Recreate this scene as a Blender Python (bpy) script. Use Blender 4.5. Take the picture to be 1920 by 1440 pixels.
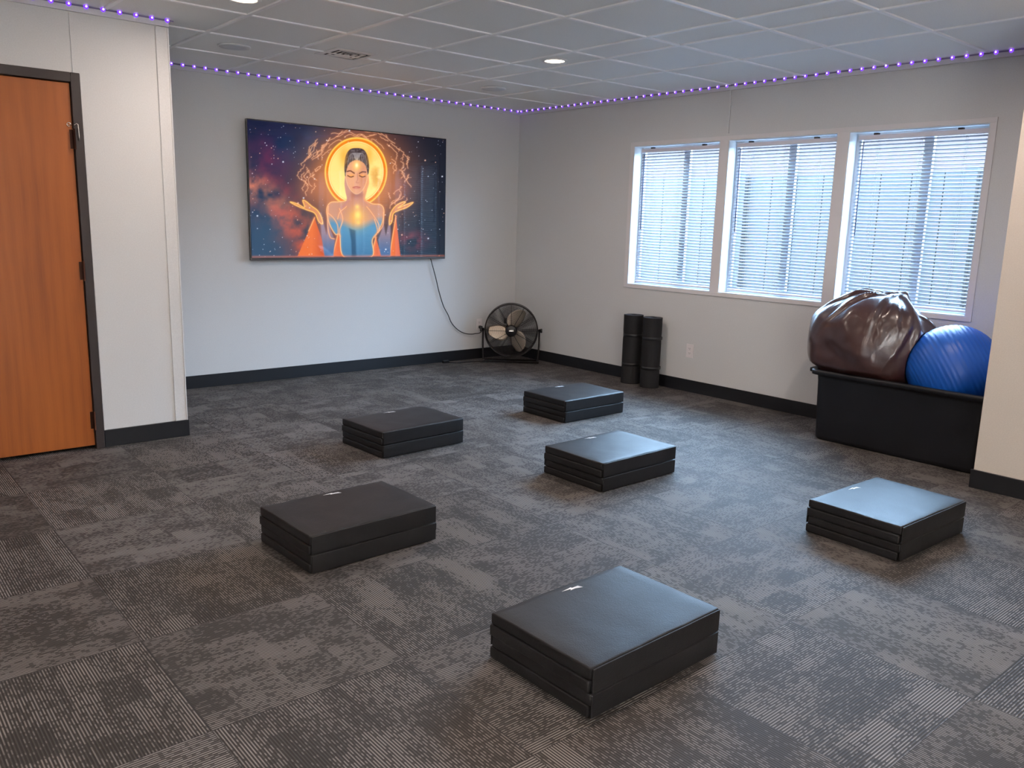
import bpy, bmesh, math, random
import numpy as np
from mathutils import Vector, Matrix, noise
for o in list(bpy.data.objects): bpy.data.objects.remove(o)
S = bpy.context.scene; COL = S.collection
random.seed(4)
PI = math.pi

# ------------------------------------------------------------------ camera
cam = bpy.data.cameras.new('camera'); camo = bpy.data.objects.new('camera', cam); COL.objects.link(camo)
R_ = Vector((0.76385086, -0.64484454, 0.02659676)); U_ = Vector((0.10398578, 0.16363897, 0.98102459)); F_ = Vector((0.63696061, 0.74659079, -0.19205043))
M = Matrix(((R_.x, U_.x, -F_.x, -5.57788), (R_.y, U_.y, -F_.y, -6.53100), (R_.z, U_.z, -F_.z, 1.36429), (0, 0, 0, 1)))
camo.matrix_world = M
cam.sensor_width = 36; cam.lens = 1555.19 * 36 / 1920; cam.clip_start = .02; cam.clip_end = 200
S.camera = camo
# ------------------------------------------------------------------ world, exposure
S.view_settings.view_transform = 'Standard'; S.view_settings.look = 'None'
S.view_settings.exposure = 1.12; S.view_settings.gamma = 1; S.view_settings.use_curve_mapping = False
W = bpy.data.worlds.new('sky'); S.world = W; W.use_nodes = True
bg = W.node_tree.nodes['Background']; bg.inputs[0].default_value = (.47, .70, 1, 1); bg.inputs[1].default_value = 21.5
LAMP = 7.2          # watts of each recessed downlight
LAMPC = (1, .83, .73)

# ------------------------------------------------------------------ materials
def s2l(c): return tuple(((v/255)/12.92 if v/255 <= .04045 else ((v/255+.055)/1.055)**2.4) for v in c)
class N:
    """tiny node helper"""
    def __init__(s, name):
        s.m = bpy.data.materials.new(name); s.m.use_nodes = True; s.t = s.m.node_tree
        s.b = s.t.nodes['Principled BSDF']
    def n(s, typ, **kw):
        d = s.t.nodes.new(typ)
        for k, v in kw.items(): setattr(d, k, v)
        return d
    def lk(s, a, b): s.t.links.new(a, b)
    def math(s, op, a, b=None, c=None):
        d = s.n('ShaderNodeMath', operation=op)
        for i, v in enumerate((a, b, c)):
            if v is None: continue
            if isinstance(v, (int, float)): d.inputs[i].default_value = v
            else: s.lk(v, d.inputs[i])
        return d.outputs[0]
    def comb(s, x, y, z=0):
        d = s.n('ShaderNodeCombineXYZ')
        for i, v in enumerate((x, y, z)):
            if isinstance(v, (int, float)): d.inputs[i].default_value = v
            else: s.lk(v, d.inputs[i])
        return d.outputs[0]
    def white(s, vec):
        d = s.n('ShaderNodeTexWhiteNoise', noise_dimensions='3D'); s.lk(vec, d.inputs['Vector']); return d.outputs['Value']
    def noise(s, scale, detail=3, vec=None, rough=.5):
        d = s.n('ShaderNodeTexNoise'); d.inputs['Scale'].default_value = scale; d.inputs['Detail'].default_value = detail; d.inputs['Roughness'].default_value = rough
        if vec is not None: s.lk(vec, d.inputs['Vector'])
        return d.outputs['Fac']
    def mix(s, f, a, b):
        d = s.n('ShaderNodeMix', data_type='RGBA')
        for i, v in ((0, f), (6, a), (7, b)):
            if isinstance(v, (int, float)): d.inputs[i].default_value = v
            elif isinstance(v, tuple): d.inputs[i].default_value = (*v[:3], 1)
            else: s.lk(v, d.inputs[i])
        return d.outputs[2]
    def ramp(s, f, pts):
        d = s.n('ShaderNodeValToRGB'); e = d.color_ramp.elements
        while len(e) < len(pts): e.new(.5)
        for i, (p, c) in enumerate(pts): e[i].position = p; e[i].color = (*c[:3], 1)
        s.lk(f, d.inputs[0]); return d.outputs[0]
    def obj(s): return s.n('ShaderNodeTexCoord').outputs['Object']
    def pos(s): return s.n('ShaderNodeNewGeometry').outputs['Position']
    def bump(s, h, strength=.2, dist=.01):
        d = s.n('ShaderNodeBump'); d.inputs['Strength'].default_value = strength; d.inputs['Distance'].default_value = dist
        s.lk(h, d.inputs['Height']); s.lk(d.outputs[0], s.b.inputs['Normal'])
def basic(name, rgb, rough=.5, metal=0, var=.12, nscale=12, bump=0, bscale=60, coat=0, spec=.5):
    k = N(name); c = s2l(rgb)
    f = k.noise(nscale, 3, k.obj())
    k.lk(k.mix(f, tuple(v*(1-var) for v in c), tuple(min(1, v*(1+var)) for v in c)), k.b.inputs['Base Color'])
    k.b.inputs['Roughness'].default_value = rough; k.b.inputs['Metallic'].default_value = metal
    k.b.inputs['Coat Weight'].default_value = coat; k.b.inputs['Specular IOR Level'].default_value = spec
    if bump: k.bump(k.noise(bscale, 4, k.obj()), bump, .004)
    return k.m
def emis(name, col, st):
    k = N(name); k.b.inputs['Base Color'].default_value = (0, 0, 0, 1)
    k.b.inputs['Emission Color'].default_value = (*col, 1); k.b.inputs['Emission Strength'].default_value = st
    return k.m
def wallmat(name, rgb):
    k = N(name); c = s2l(rgb); p = k.pos()
    f = k.noise(170, 2, p); g = k.noise(1.3, 2, p); h = k.noise(28, 3, p)
    a = k.mix(f, tuple(v*.86 for v in c), tuple(min(1, v*1.10) for v in c))
    a = k.mix(k.math('MULTIPLY', g, .25), a, tuple(v*.93 for v in c))
    k.lk(a, k.b.inputs['Base Color']); k.b.inputs['Roughness'].default_value = .62
    k.bump(k.math('ADD', f, k.math('MULTIPLY', h, .6)), .12, .002)
    return k.m
m_wall = wallmat('vinyl_wall', (203, 203, 202))
m_wall2 = wallmat('vinyl_wall_partition', (204, 194, 182))
m_tile = wallmat('ceiling_tile', (240, 241, 238))
m_grid = basic('ceiling_grid_white', (250, 250, 250), .3, var=.005)
m_void = basic('void_shade', (16, 16, 16), .9)  # near-black stands in for shade inside the duct, outlet slots and ceiling gaps
m_trimw = basic('white_trim', (212, 208, 208), .45, var=.03)
m_vinyl = basic('white_vinyl_frame', (205, 208, 212), .35, var=.02)
m_base = basic('black_cove_base', (20, 21, 25), .45, var=.1)
m_frame = basic('dark_bronze_frame', (52, 44, 42), .42, var=.1)
m_black = basic('black_plastic', (16, 16, 18), .35)
m_cord = basic('black_rubber', (14, 14, 15), .5)
m_tub = basic('black_tub_plastic', (14, 15, 20), .42, bump=.1, bscale=200)
m_chrome = basic('bright_metal', (200, 195, 185), .25, 1)
m_hinge = basic('bronze_hinge', (70, 44, 34), .4, .8)
m_grey = basic('speaker_grille_grey', (208, 210, 212), .6, bump=.3, bscale=400)
m_ventw = basic('vent_white', (228, 228, 228), .4, var=.03)
m_foam = basic('black_foam', (14, 12, 14), .75, bump=.3, bscale=300)
m_foamtop = basic('grey_foam_edge', (60, 62, 68), .7, bump=.3, bscale=300)
m_fan = basic('fan_black_metal', (30, 25, 24), .38, .3)
m_blade = basic('fan_blade_aluminium', (215, 198, 178), .34, .7)
m_outlet = basic('ivory_outlet', (218, 212, 212), .4, var=.02)
m_logo = basic('white_print', (235, 235, 235), .5, var=.02)
m_bezel = basic('screen_bezel', (12, 12, 14), .25)
m_strip = basic('led_tape', (120, 112, 140), .5)
m_fence = basic('outside_fence_paint', (38, 36, 35), .7, nscale=3)
m_bldg = basic('outside_stucco', (60, 43, 36), .8, nscale=2)
m_patio_fill = basic('patio_fill_bounce', (216, 178, 150), .9, nscale=2)  # warm colour of the added patio that bounces fill light indoors
m_ground = basic('outside_gravel', (190, 186, 178), .9, nscale=8)

def mat_vinyl():
    k = N('black_mat_vinyl'); o = k.obj()
    k.lk(k.mix(k.noise(9, 3, o), (.010, .0095, .010), (.018, .017, .0175)), k.b.inputs['Base Color'])
    k.b.inputs['Specular IOR Level'].default_value = .30
    k.lk(k.math('ADD', .39, k.math('MULTIPLY', k.noise(6, 3, o), .12)), k.b.inputs['Roughness'])
    k.bump(k.math('ADD', k.noise(260, 3, o), k.math('MULTIPLY', k.noise(7, 4, o), 3.0)), .22, .003)
    return k.m
m_mat = mat_vinyl()
def wood():
    k = N('door_wood'); p = k.pos()
    sx = k.n('ShaderNodeSeparateXYZ'); k.lk(p, sx.inputs[0])
    v1 = k.comb(k.math('MULTIPLY', sx.outputs[0], 6), sx.outputs[1], k.math('MULTIPLY', sx.outputs[2], .9))
    v2 = k.comb(k.math('MULTIPLY', sx.outputs[0], 120), sx.outputs[1], k.math('MULTIPLY', sx.outputs[2], 3))
    a = k.noise(1.0, 4, v1); b = k.noise(1.5, 3, v2)
    wv = k.n('ShaderNodeTexWave', wave_type='BANDS', bands_direction='X'); wv.inputs['Scale'].default_value = .9; wv.inputs['Distortion'].default_value = 9; wv.inputs['Detail'].default_value = 2
    k.lk(v1, wv.inputs['Vector'])
    f = k.math('ADD', k.math('MULTIPLY', a, .55), k.math('ADD', k.math('MULTIPLY', b, .25), k.math('MULTIPLY', wv.outputs['Fac'], .10)))
    k.lk(k.ramp(f, [(.25, s2l((138, 72, 26))), (.45, s2l((160, 86, 30))), (.75, s2l((176, 98, 38)))]), k.b.inputs['Base Color'])
    k.b.inputs['Roughness'].default_value = .38; k.bump(b, .05, .002)
    return k.m
m_door = wood()
def carpet():
    k = N('carpet_tiles'); p = k.pos(); sx = k.n('ShaderNodeSeparateXYZ'); k.lk(p, sx.inputs[0]); X, Y = sx.outputs[0], sx.outputs[1]
    u = k.math('DIVIDE', k.math('ADD', X, 4.87), .61); v = k.math('DIVIDE', k.math('ADD', Y, 3.89), .61)
    iu, iv = k.math('FLOOR', u), k.math('FLOOR', v)
    par = k.math('FLOORED_MODULO', k.math('ADD', iu, iv), 2)
    ip = k.math('SUBTRACT', 1, par)
    nz = k.math('MULTIPLY', k.math('SUBTRACT', k.noise(45, 2, p), .5), .03)
    a = k.math('ADD', k.math('MULTIPLY', Y, ip), k.math('MULTIPLY', X, par))     # along ribs
    b = k.math('ADD', k.math('MULTIPLY', X, ip), k.math('MULTIPLY', Y, par))     # across ribs
    def patch(la, lb, seed, wob=1.0):
        bb = k.math('FLOOR', k.math('DIVIDE', k.math('ADD', b, k.math('MULTIPLY', nz, .25)), lb))
        sh = k.white(k.comb(bb, iu, k.math('ADD', iv, seed)))
        aa = k.math('FLOOR', k.math('ADD', k.math('DIVIDE', k.math('ADD', a, k.math('MULTIPLY', nz, wob)), la), sh))
        return k.white(k.comb(aa, bb, k.math('ADD', k.math('MULTIPLY', par, 7.3), seed)))
    p1, p2, p3 = patch(.17, .13, 1.7), patch(.10, .055, 5.1), patch(.26, .09, 9.4)
    dens = k.math('ADD', k.math('MULTIPLY', p1, .45), k.math('ADD', k.math('MULTIPLY', p2, .28), k.math('MULTIPLY', p3, .27)))
    mp = k.n('ShaderNodeMapRange'); mp.inputs[1].default_value = .12; mp.inputs[2].default_value = .88; k.lk(dens, mp.inputs[0]); dens = mp.outputs[0]
    rib = k.math('ADD', .5, k.math('MULTIPLY', k.math('SINE', k.math('MULTIPLY', b, 2*PI/.0085)), .5))
    rib = k.math('POWER', rib, 2.0)
    tuft = k.white(k.comb(k.math('FLOOR', k.math('DIVIDE', a, .011)), k.math('FLOOR', k.math('DIVIDE', b, .0085)), 3.3))
    th = k.math('GREATER_THAN', k.math('ADD', k.math('MULTIPLY', dens, .95), .13), tuft); th = k.math('ADD', .28, k.math('MULTIPLY', th, .72))
    fine = k.math('ADD', .6, k.math('MULTIPLY', k.noise(700, 1, p), .8))
    f = k.math('MULTIPLY', k.math('MULTIPLY', k.math('MULTIPLY', rib, th), k.math('ADD', .45, k.math('MULTIPLY', dens, .55))), fine)
    tone = k.white(k.comb(iu, iv, 2.2))
    dk = k.mix(tone, s2l((40, 36, 32)), s2l((48, 44, 41)))
    lt = k.mix(tone, s2l((146, 138, 132)), s2l((162, 155, 151)))
    col = k.mix(f, dk, lt)
    # tile joints
    eu = k.math('ABSOLUTE', k.math('SUBTRACT', k.math('FRACT', u), .5)); ev = k.math('ABSOLUTE', k.math('SUBTRACT', k.math('FRACT', v), .5))
    j = k.math('GREATER_THAN', k.math('MAXIMUM', eu, ev), .4965)
    col = k.mix(k.math('MULTIPLY', j, .6), col, s2l((38, 36, 36)))
    k.lk(col, k.b.inputs['Base Color']); k.b.inputs['Roughness'].default_value = .68; k.b.inputs['Specular IOR Level'].default_value = .36
    k.bump(k.math('ADD', rib, k.math('MULTIPLY', f, .8)), .35, .003)
    return k.m
m_carpet = carpet()
def slatmat():
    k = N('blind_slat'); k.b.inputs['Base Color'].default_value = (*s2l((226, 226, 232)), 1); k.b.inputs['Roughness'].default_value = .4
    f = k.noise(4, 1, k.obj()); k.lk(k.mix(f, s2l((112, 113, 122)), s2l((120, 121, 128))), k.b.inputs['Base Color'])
    tr = k.n('ShaderNodeBsdfTranslucent'); tr.inputs[0].default_value = (.3, .32, .38, 1)
    mx = k.n('ShaderNodeMixShader'); mx.inputs[0].default_value = .15
    k.lk(k.b.outputs[0], mx.inputs[1]); k.lk(tr.outputs[0], mx.inputs[2]); k.lk(mx.outputs[0], k.t.nodes['Material Output'].inputs[0])
    return k.m
m_slat = slatmat()
m_rail = basic('blind_rail', (214, 212, 222), .4, var=.02)
m_wand = basic('clear_wand', (84, 90, 122), .25)
def glass():
    k = N('window_glass'); t = k.n('ShaderNodeBsdfTransparent'); t.inputs[0].default_value = (.95, .98, .99, 1)
    g = k.n('ShaderNodeBsdfGlossy'); g.inputs['Roughness'].default_value = .02
    lw = k.n('ShaderNodeLayerWeight'); lw.inputs[0].default_value = .5
    fr = k.math('ADD', .045, k.math('MULTIPLY', k.math('POWER', lw.outputs['Facing'], 5), .9))
    mx = k.n('ShaderNodeMixShader'); k.lk(fr, mx.inputs[0]); k.lk(t.outputs[0], mx.inputs[1]); k.lk(g.outputs[0], mx.inputs[2])
    k.lk(mx.outputs[0], k.t.nodes['Material Output'].inputs[0]); return k.m
m_glass = glass()
def bagmat():
    k = N('garbage_bag_plastic'); o = k.obj()
    k.lk(k.mix(k.noise(4, 3, o), s2l((44, 26, 24)), s2l((78, 50, 46))), k.b.inputs['Base Color'])
    k.b.inputs['Roughness'].default_value = .29; k.b.inputs['Specular IOR Level'].default_value = .7
    k.b.inputs['Coat Weight'].default_value = .3; k.b.inputs['Coat Roughness'].default_value = .12
    k.bump(k.noise(9, 3, o), .15, .012); return k.m
m_bag = bagmat()
def ballmat():
    k = N('blue_ball_rubber'); o = k.obj()
    k.lk(k.mix(k.noise(3, 2, o), s2l((10, 70, 158)), s2l((18, 88, 178))), k.b.inputs['Base Color'])
    k.b.inputs['Roughness'].default_value = .42; return k.m
m_ball = ballmat()
m_lens = emis('downlight_lens', (1, .80, .58), 5.0)
m_ledp = emis('led_bloom_purple', (.17, .045, .85), .75)  # purple glow standing in for the bloom around each led
m_ledw = emis('led_core', (.75, .45, 1.0), 3.2)

# ------------------------------------------------------------------ mesh helpers
def obj(name, bm, mats, parent=None, smooth=False, loc=None, rot=None):
    me = bpy.data.meshes.new(name); bm.normal_update(); bm.to_mesh(me); bm.free()
    if not isinstance(mats, (list, tuple)): mats = [mats]
    for m in mats: me.materials.append(m)
    if smooth:
        for f in me.polygons: f.use_smooth = True
    o = bpy.data.objects.new(name, me); COL.objects.link(o)
    if parent: o.parent = parent
    if loc: o.location = loc
    if rot: o.rotation_euler = rot
    return o
def BM(): return bmesh.new()
def bx(bm, x0, x1, y0, y1, z0, z1, bev=0, seg=2, mi=0):
    vs = [bm.verts.new((x, y, z)) for x in (x0, x1) for y in (y0, y1) for z in (z0, z1)]
    fs = [bm.faces.new([vs[i] for i in q]) for q in ((0, 1, 3, 2), (4, 6, 7, 5), (0, 4, 5, 1), (2, 3, 7, 6), (0, 2, 6, 4), (1, 5, 7, 3))]
    for f in fs: f.material_index = mi
    if bev:
        es = list({e for f in fs for e in f.edges})
        r = bmesh.ops.bevel(bm, geom=es, offset=bev, segments=seg, affect='EDGES', profile=.5)
        for f in r['faces']: f.material_index = mi
    return bm
def frame_of(d):
    d = Vector(d).normalized(); a = Vector((0, 0, 1)) if abs(d.z) < .9 else Vector((1, 0, 0))
    x = d.cross(a).normalized(); return x, d.cross(x).normalized()
def tube(bm, pts, r, n=8, closed=False, mi=0):
    pts = [Vector(p) for p in pts]; L = len(pts); rings = []
    for i, p in enumerate(pts):
        if closed: d = pts[(i+1) % L] - pts[i-1]
        else: d = pts[min(i+1, L-1)] - pts[max(i-1, 0)]
        x, y = frame_of(d); rr = r[i] if isinstance(r, (list, tuple)) else r
        rings.append([bm.verts.new(p + x*math.cos(2*PI*k/n)*rr + y*math.sin(2*PI*k/n)*rr) for k in range(n)])
    for i in range(L if closed else L-1):
        A, B = rings[i], rings[(i+1) % L]
        # align rings
        off = min(range(n), key=lambda s: (A[0].co - B[s].co).length)
        for k in range(n):
            f = bm.faces.new((A[k], A[(k+1) % n], B[(k+1+off) % n], B[(k+off) % n])); f.material_index = mi; f.smooth = True
    if not closed:
        for rg in (rings[0], rings[-1]):
            try: f = bm.faces.new(rg); f.material_index = mi
            except ValueError: pass
    return bm
def lathe(bm, prof, c=(0, 0, 0), n=48, axis='z', mi=0, cap=True, smooth=True):
    c = Vector(c); rings = []
    for r, h in prof:
        ring = []
        for k in range(n):
            a = 2*PI*k/n; p = (r*math.cos(a), r*math.sin(a), h)
            if axis == 'y': p = (p[0], h, p[1])
            if axis == 'x': p = (h, p[0], p[1])
            ring.append(bm.verts.new(c + Vector(p)))
        rings.append(ring)
    for A, B in zip(rings, rings[1:]):
        for k in range(n):
            f = bm.faces.new((A[k], A[(k+1) % n], B[(k+1) % n], B[k])); f.material_index = mi; f.smooth = smooth
    if cap:
        for rg in (rings[0], rings[-1]):
            f = bm.faces.new(rg); f.material_index = mi
    bmesh.ops.recalc_face_normals(bm, faces=bm.faces[:])
    return bm
def prism(bm, poly, z0, z1, mi=0):
    a = [bm.verts.new((x, y, z0)) for x, y in poly]; b = [bm.verts.new((x, y, z1)) for x, y in poly]; n = len(poly)
    bm.faces.new(a[::-1]).material_index = mi; bm.faces.new(b).material_index = mi
    for i in range(n): bm.faces.new((a[i], a[(i+1) % n], b[(i+1) % n], b[i])).material_index = mi
    return bm
def pillow(w, d, h, r=.006, bulge=.004, wr=.0, seed=0, nmid=14):
    """soft rounded box centred at origin"""
    def ax(L, n):
        H = L/2; e = [-H, -H+r*.25, -H+r*.6, -H+r]
        m = [(-H+r) + (L-2*r)*i/n for i in range(1, n)]
        return e + m + [-v for v in e[::-1]]
    X, Y, Z = ax(w, nmid), ax(d, nmid), ax(h, 2)
    bm = BM(); vd = {}
    hw = (w/2, d/2, h/2)
    def V(i, j, k):
        if (i, j, k) in vd: return vd[(i, j, k)]
        p = [X[i], Y[j], Z[k]]; q = [max(-(hw[a]-r), min(hw[a]-r, p[a])) for a in range(3)]
        dd = Vector(p) - Vector(q); v = Vector(q) + (dd.normalized()*r if dd.length > 1e-9 else dd)
        sx, sy, sz = v.x/hw[0], v.y/hw[1], v.z/hw[2]
        v.z += bulge*(1-sx**4)*(1-sy**4)*(1 if sz > 0 else -1)*min(1, abs(sz)) * (1 if sz > 0 else .3)
        if wr:
            t = noise.noise(Vector((v.x*9+seed*7.1, v.y*9, v.z*30+seed)))
            t2 = noise.noise(Vector((v.x*30+seed, v.y*6, seed*3.)))
            v.z += wr*(t*.7+t2*.5)*(1 if sz > .5 else .2); v.y += wr*.7*t*abs(sy)**6; v.x += wr*.7*t2*abs(sx)**6
        vd[(i, j, k)] = bm.verts.new(v); return vd[(i, j, k)]
    nx, ny, nz = len(X), len(Y), len(Z)
    def grid(f, a, b, flip):
        for i in range(a-1):
            for j in range(b-1):
                q = [f(i, j), f(i+1, j), f(i+1, j+1), f(i, j+1)]
                bm.faces.new(q[::-1] if flip else q)
    grid(lambda i, j: V(i, j, nz-1), nx, ny, False); grid(lambda i, j: V(i, j, 0), nx, ny, True)
    grid(lambda i, j: V(i, 0, j), nx, nz, False); grid(lambda i, j: V(i, ny-1, j), nx, nz, True)
    grid(lambda i, j: V(0, i, j), ny, nz, True); grid(lambda i, j: V(nx-1, i, j), ny, nz, False)
    return bm
def tag(o, label, cat, group=None, kind=None):
    o['label'] = label; o['category'] = cat
    if group: o['group'] = group
    if kind: o['kind'] = kind
    return o
def thing(name, label, cat, loc=(0, 0, 0), rz=0, group=None):
    o = bpy.data.objects.new(name, None); COL.objects.link(o); o.empty_display_size = .1
    o.location = loc; o.rotation_euler = (0, 0, rz); return tag(o, label, cat, group)
def struct(name, bm, m, parent=None, label=None):
    o = obj(name, bm, m, parent)
    if not parent: o['kind'] = 'structure'
    if label: o['label'] = label; o['category'] = name.split('_')[0]
    return o
def copy_tree(o, parent=None):
    c = o.copy(); COL.objects.link(c); c.parent = parent
    for ch in list(o.children): copy_tree(ch, c)
    return c

# ------------------------------------------------------------------ setting
H = 2.44; XL = -9.0; YF = -9.4
struct('floor', bx(BM(), XL-.1, .12, YF-.1, .12, -.05, 0), m_carpet, label='dark grey patterned carpet tile floor')
struct('wall_back', bx(BM(), -3.95, .12, 0, .12, 0, H+.1), m_wall, label='pale wall with the television')
# window wall
WIN = [(-2.432, -1.540), (-3.412, -2.510), (-4.395, -3.495)]; WZ0, WZ1 = .848, 2.03
b = BM(); bx(b, 0, .12, YF, 0, 0, WZ0); bx(b, 0, .12, YF, 0, WZ1, H+.1)
for y0, y1 in ((-1.540, 0), (-2.510, -2.432), (-3.495, -3.412), (YF, -4.395)): bx(b, 0, .12, y0, y1, WZ0, WZ1)
struct('wall_right', b, m_wall, label='pale wall with three windows')
b = BM(); bx(b, -.008, 0, -2.500, -2.480, WZ1+.05, H-.04); struct('trim_1', b, m_wall, label='vertical seam strip on the window wall')
# partition at right front
b = BM(); bx(b, -.80, 0, YF, -4.845, 0, H+.1, .004); struct('wall_partition', b, m_wall2, label='tan wall end at right edge')
# door wall
DX0, DX1 = -5.295, -4.385; YD = -1.40
b = BM(); bx(b, -4.36, -3.855, YD, 0, 0, H+.1); bx(b, DX0-.025, -4.36, YD, 0, 2.06, H+.1); bx(b, XL, DX0-.025, YD, 0, 0, H+.1)
bx(b, DX0-.025, -4.36, YD+.25, 0, 0, 2.06)
struct('wall_left', b, m_wall, label='pale wall around the wooden door')
b = BM(); bx(b, -4.367, -4.3205, YD-.005, YD, 2.087, H-.043); bx(b, -4.334, -4.3205, YD-.005, YD, .1016, 2.087)
struct('trim_2', b, m_wall, label='vertical seam strip beside the door')
b = BM(); bx(b, -3.926, -3.855, YD-.008, YD, .10, H-.045, .003); bx(b, -3.861, -3.853, YD-.012, YD+.05, .0, H-.045, .002)
struct('trim_3', b, m_wall, label='corner trim strip on the wall end')
b = BM(); FX0, FX1, FZ1 = -8.0, -4.6, 2.10
bx(b, XL-.1, FX0, YF-.1, YF, 0, H+.1); bx(b, FX1, .12, YF-.1, YF, 0, H+.1); bx(b, FX0, FX1, YF-.1, YF, FZ1, H+.1)
struct('wall_front', b, m_wall, label='wall behind the camera')
b = BM()
for x in (FX0, (FX0+FX1)/2-.025, FX1-.05): bx(b, x, x+.05, YF-.09, YF-.02, 0, FZ1)
bx(b, FX0, FX1, YF-.09, YF-.02, FZ1-.06, FZ1)
pd = struct('window_4', b, m_vinyl, label='glazed opening added behind the camera for fill light')  # unseen glazed opening, added to let fill light into the room
obj('pane', bx(BM(), FX0+.05, FX1-.05, YF-.06, YF-.052, .01, FZ1-.06), m_glass, pd)
struct('patio_fill_ground', bx(BM(), -14, .1, -18, YF-.1, -.3, -.02), m_patio_fill, label='unseen warm paving added to bounce fill light indoors')  # added ground, never in view, reflects warm fill
struct('patio_fill_wall', bx(BM(), -14, 2.3, -13.2, -12.9, -.02, 3.6), m_patio_fill, label='unseen warm wall added to bounce fill light indoors')  # added wall, out of view, turns sky light into warm fill
l = bpy.data.lights.new('window_portal', 'AREA'); l.shape = 'RECTANGLE'; l.size = FX1-FX0; l.size_y = FZ1; l.cycles.is_portal = True
lo = bpy.data.objects.new('window_portal', l); COL.objects.link(lo); lo.location = ((FX0+FX1)/2, YF-.12, FZ1/2); lo.rotation_euler = (PI/2, 0, 0)
struct('wall_far_left', bx(BM(), XL-.1, XL, YF, 0, 0, H+.1), m_wall, label='wall left of the frame')
# baseboards
def base(name, x0, x1, y0, y1, lab):
    b = BM(); bx(b, x0, x1, y0, y1, 0, .1016, .0015, 1)
    struct(name, b, m_base, label=lab)
base('baseboard_back', -3.855, 0, -.009, 0, 'black cove base under the television wall')
base('baseboard_right', -.009, 0, -4.845, -.009, 'black cove base under the window wall')
base('baseboard_left', -4.335, -3.846, YD-.013, YD, 'black cove base beside the door')
base('baseboard_partition', -.812, -.80, YF, -4.835, 'black cove base on the tan wall end')
# cove strips under the ceiling
def cove(name, x0, x1, y0, y1, lab):
    struct(name, bx(BM(), x0, x1, y0, y1, H-.042, H), m_wall, label=lab)
cove('trim_4', -3.95, -.014, -.014, 0, 'narrow moulding at the top of the television wall')
cove('trim_5', -.014, 0, -4.845, 0, 'narrow moulding at the top of the window wall')
cove('trim_6', XL, -3.852, YD-.016, YD, 'narrow moulding at the top of the door wall')
# ceiling: tiles with reveals, grid of T bars
GX = [-.775, -1.39, -1.695]; 
while GX[-1] > XL: GX.append(GX[-1] - (.655 if len(GX) == 3 else .612))
GY = [-.635 - .616*i for i in range(15)]
xs = [0.0] + GX; ys = [0.0] + GY
b = BM()
for i in range(len(xs)-1):
    for j in range(len(ys)-1):
        g = .0150; x1 = xs[i] - (g if i else 0); x0 = xs[i+1] + g; y1 = ys[j] - (g if j else 0); y0 = ys[j+1] + g
        bx(b, x0, x1, y0, y1, H+.001, H+.014)
bx(b, XL-.1, .12, YF-.1, .12, H+.05, H+.08, mi=1)  # dark sheet above the tiles paints the shade seen in the gaps
struct('ceiling', b, [m_tile, m_void], label='suspended ceiling of pale mineral tiles')
b = BM()
for x in GX: bx(b, x-.012, x+.012, YF, 0, H-.006, H+.012)
for y in GY: bx(b, XL, 0, y-.012, y+.012, H-.0055, H+.012)
struct('trim_7', b, m_grid, label='white metal grid bars of the suspended ceiling')

# windows: liner + sash + pane
b = BM()
y0, y1 = -4.432, -1.500; t = .009
bx(b, -t, 0, y0, y1, WZ0-.028, WZ0, .001, 1); bx(b, -t, 0, y0, y1, WZ1, WZ1+.03, .001, 1)
for a, c in ((-1.540, -1.500), (-2.510, -2.432), (-3.495, -3.412), (-4.432, -4.395)): bx(b, -t, 0, a, c, WZ0, WZ1, .001, 1)
struct('trim_8', b, m_trimw, label='painted casing around the three windows')
for i, (a, c) in enumerate(WIN):
    b = BM(); L = .006
    bx(b, -.007, .12, a, c, WZ0, WZ0+L); bx(b, -.007, .12, a, c, WZ1-L, WZ1); bx(b, -.007, .12, a, a+L, WZ0+L, WZ1-L); bx(b, -.007, .12, c-L, c, WZ0+L, WZ1-L)
    w = struct('window_%d' % (i+1), b, m_vinyl, label=['leftmost window of three', 'middle window of three', 'rightmost window of three'][i])
    b = BM(); s = .035; m = (a+c)/2 - .055
    bx(b, .095, .118, a+L, c-L, WZ0+L, WZ0+L+s); bx(b, .095, .118, a+L, c-L, WZ1-L-s, WZ1-L); bx(b, .095, .118, a+L, a+L+s, WZ0+L+s, WZ1-L-s); bx(b, .095, .118, c-L-s, c-L, WZ0+L+s, WZ1-L-s)
    bx(b, .090, .118, m-.030, m+.030, WZ0+L+s, WZ1-L-s)
    obj('window_sash', b, m_vinyl, w)
    obj('pane', bx(BM(), .106, .108, a+L+s, c-L-s, WZ0+L+s, WZ1-L-s), m_glass, w)

for i, (a, c) in enumerate(WIN):
    l = bpy.data.lights.new('window_portal', 'AREA'); l.shape = 'RECTANGLE'; l.size = WZ1-WZ0; l.size_y = c-a; l.cycles.is_portal = True
    lo = bpy.data.objects.new('window_portal', l); COL.objects.link(lo); lo.location = (.13, (a+c)/2, (WZ0+WZ1)/2); lo.rotation_euler = (0, PI/2, 0)
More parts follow.
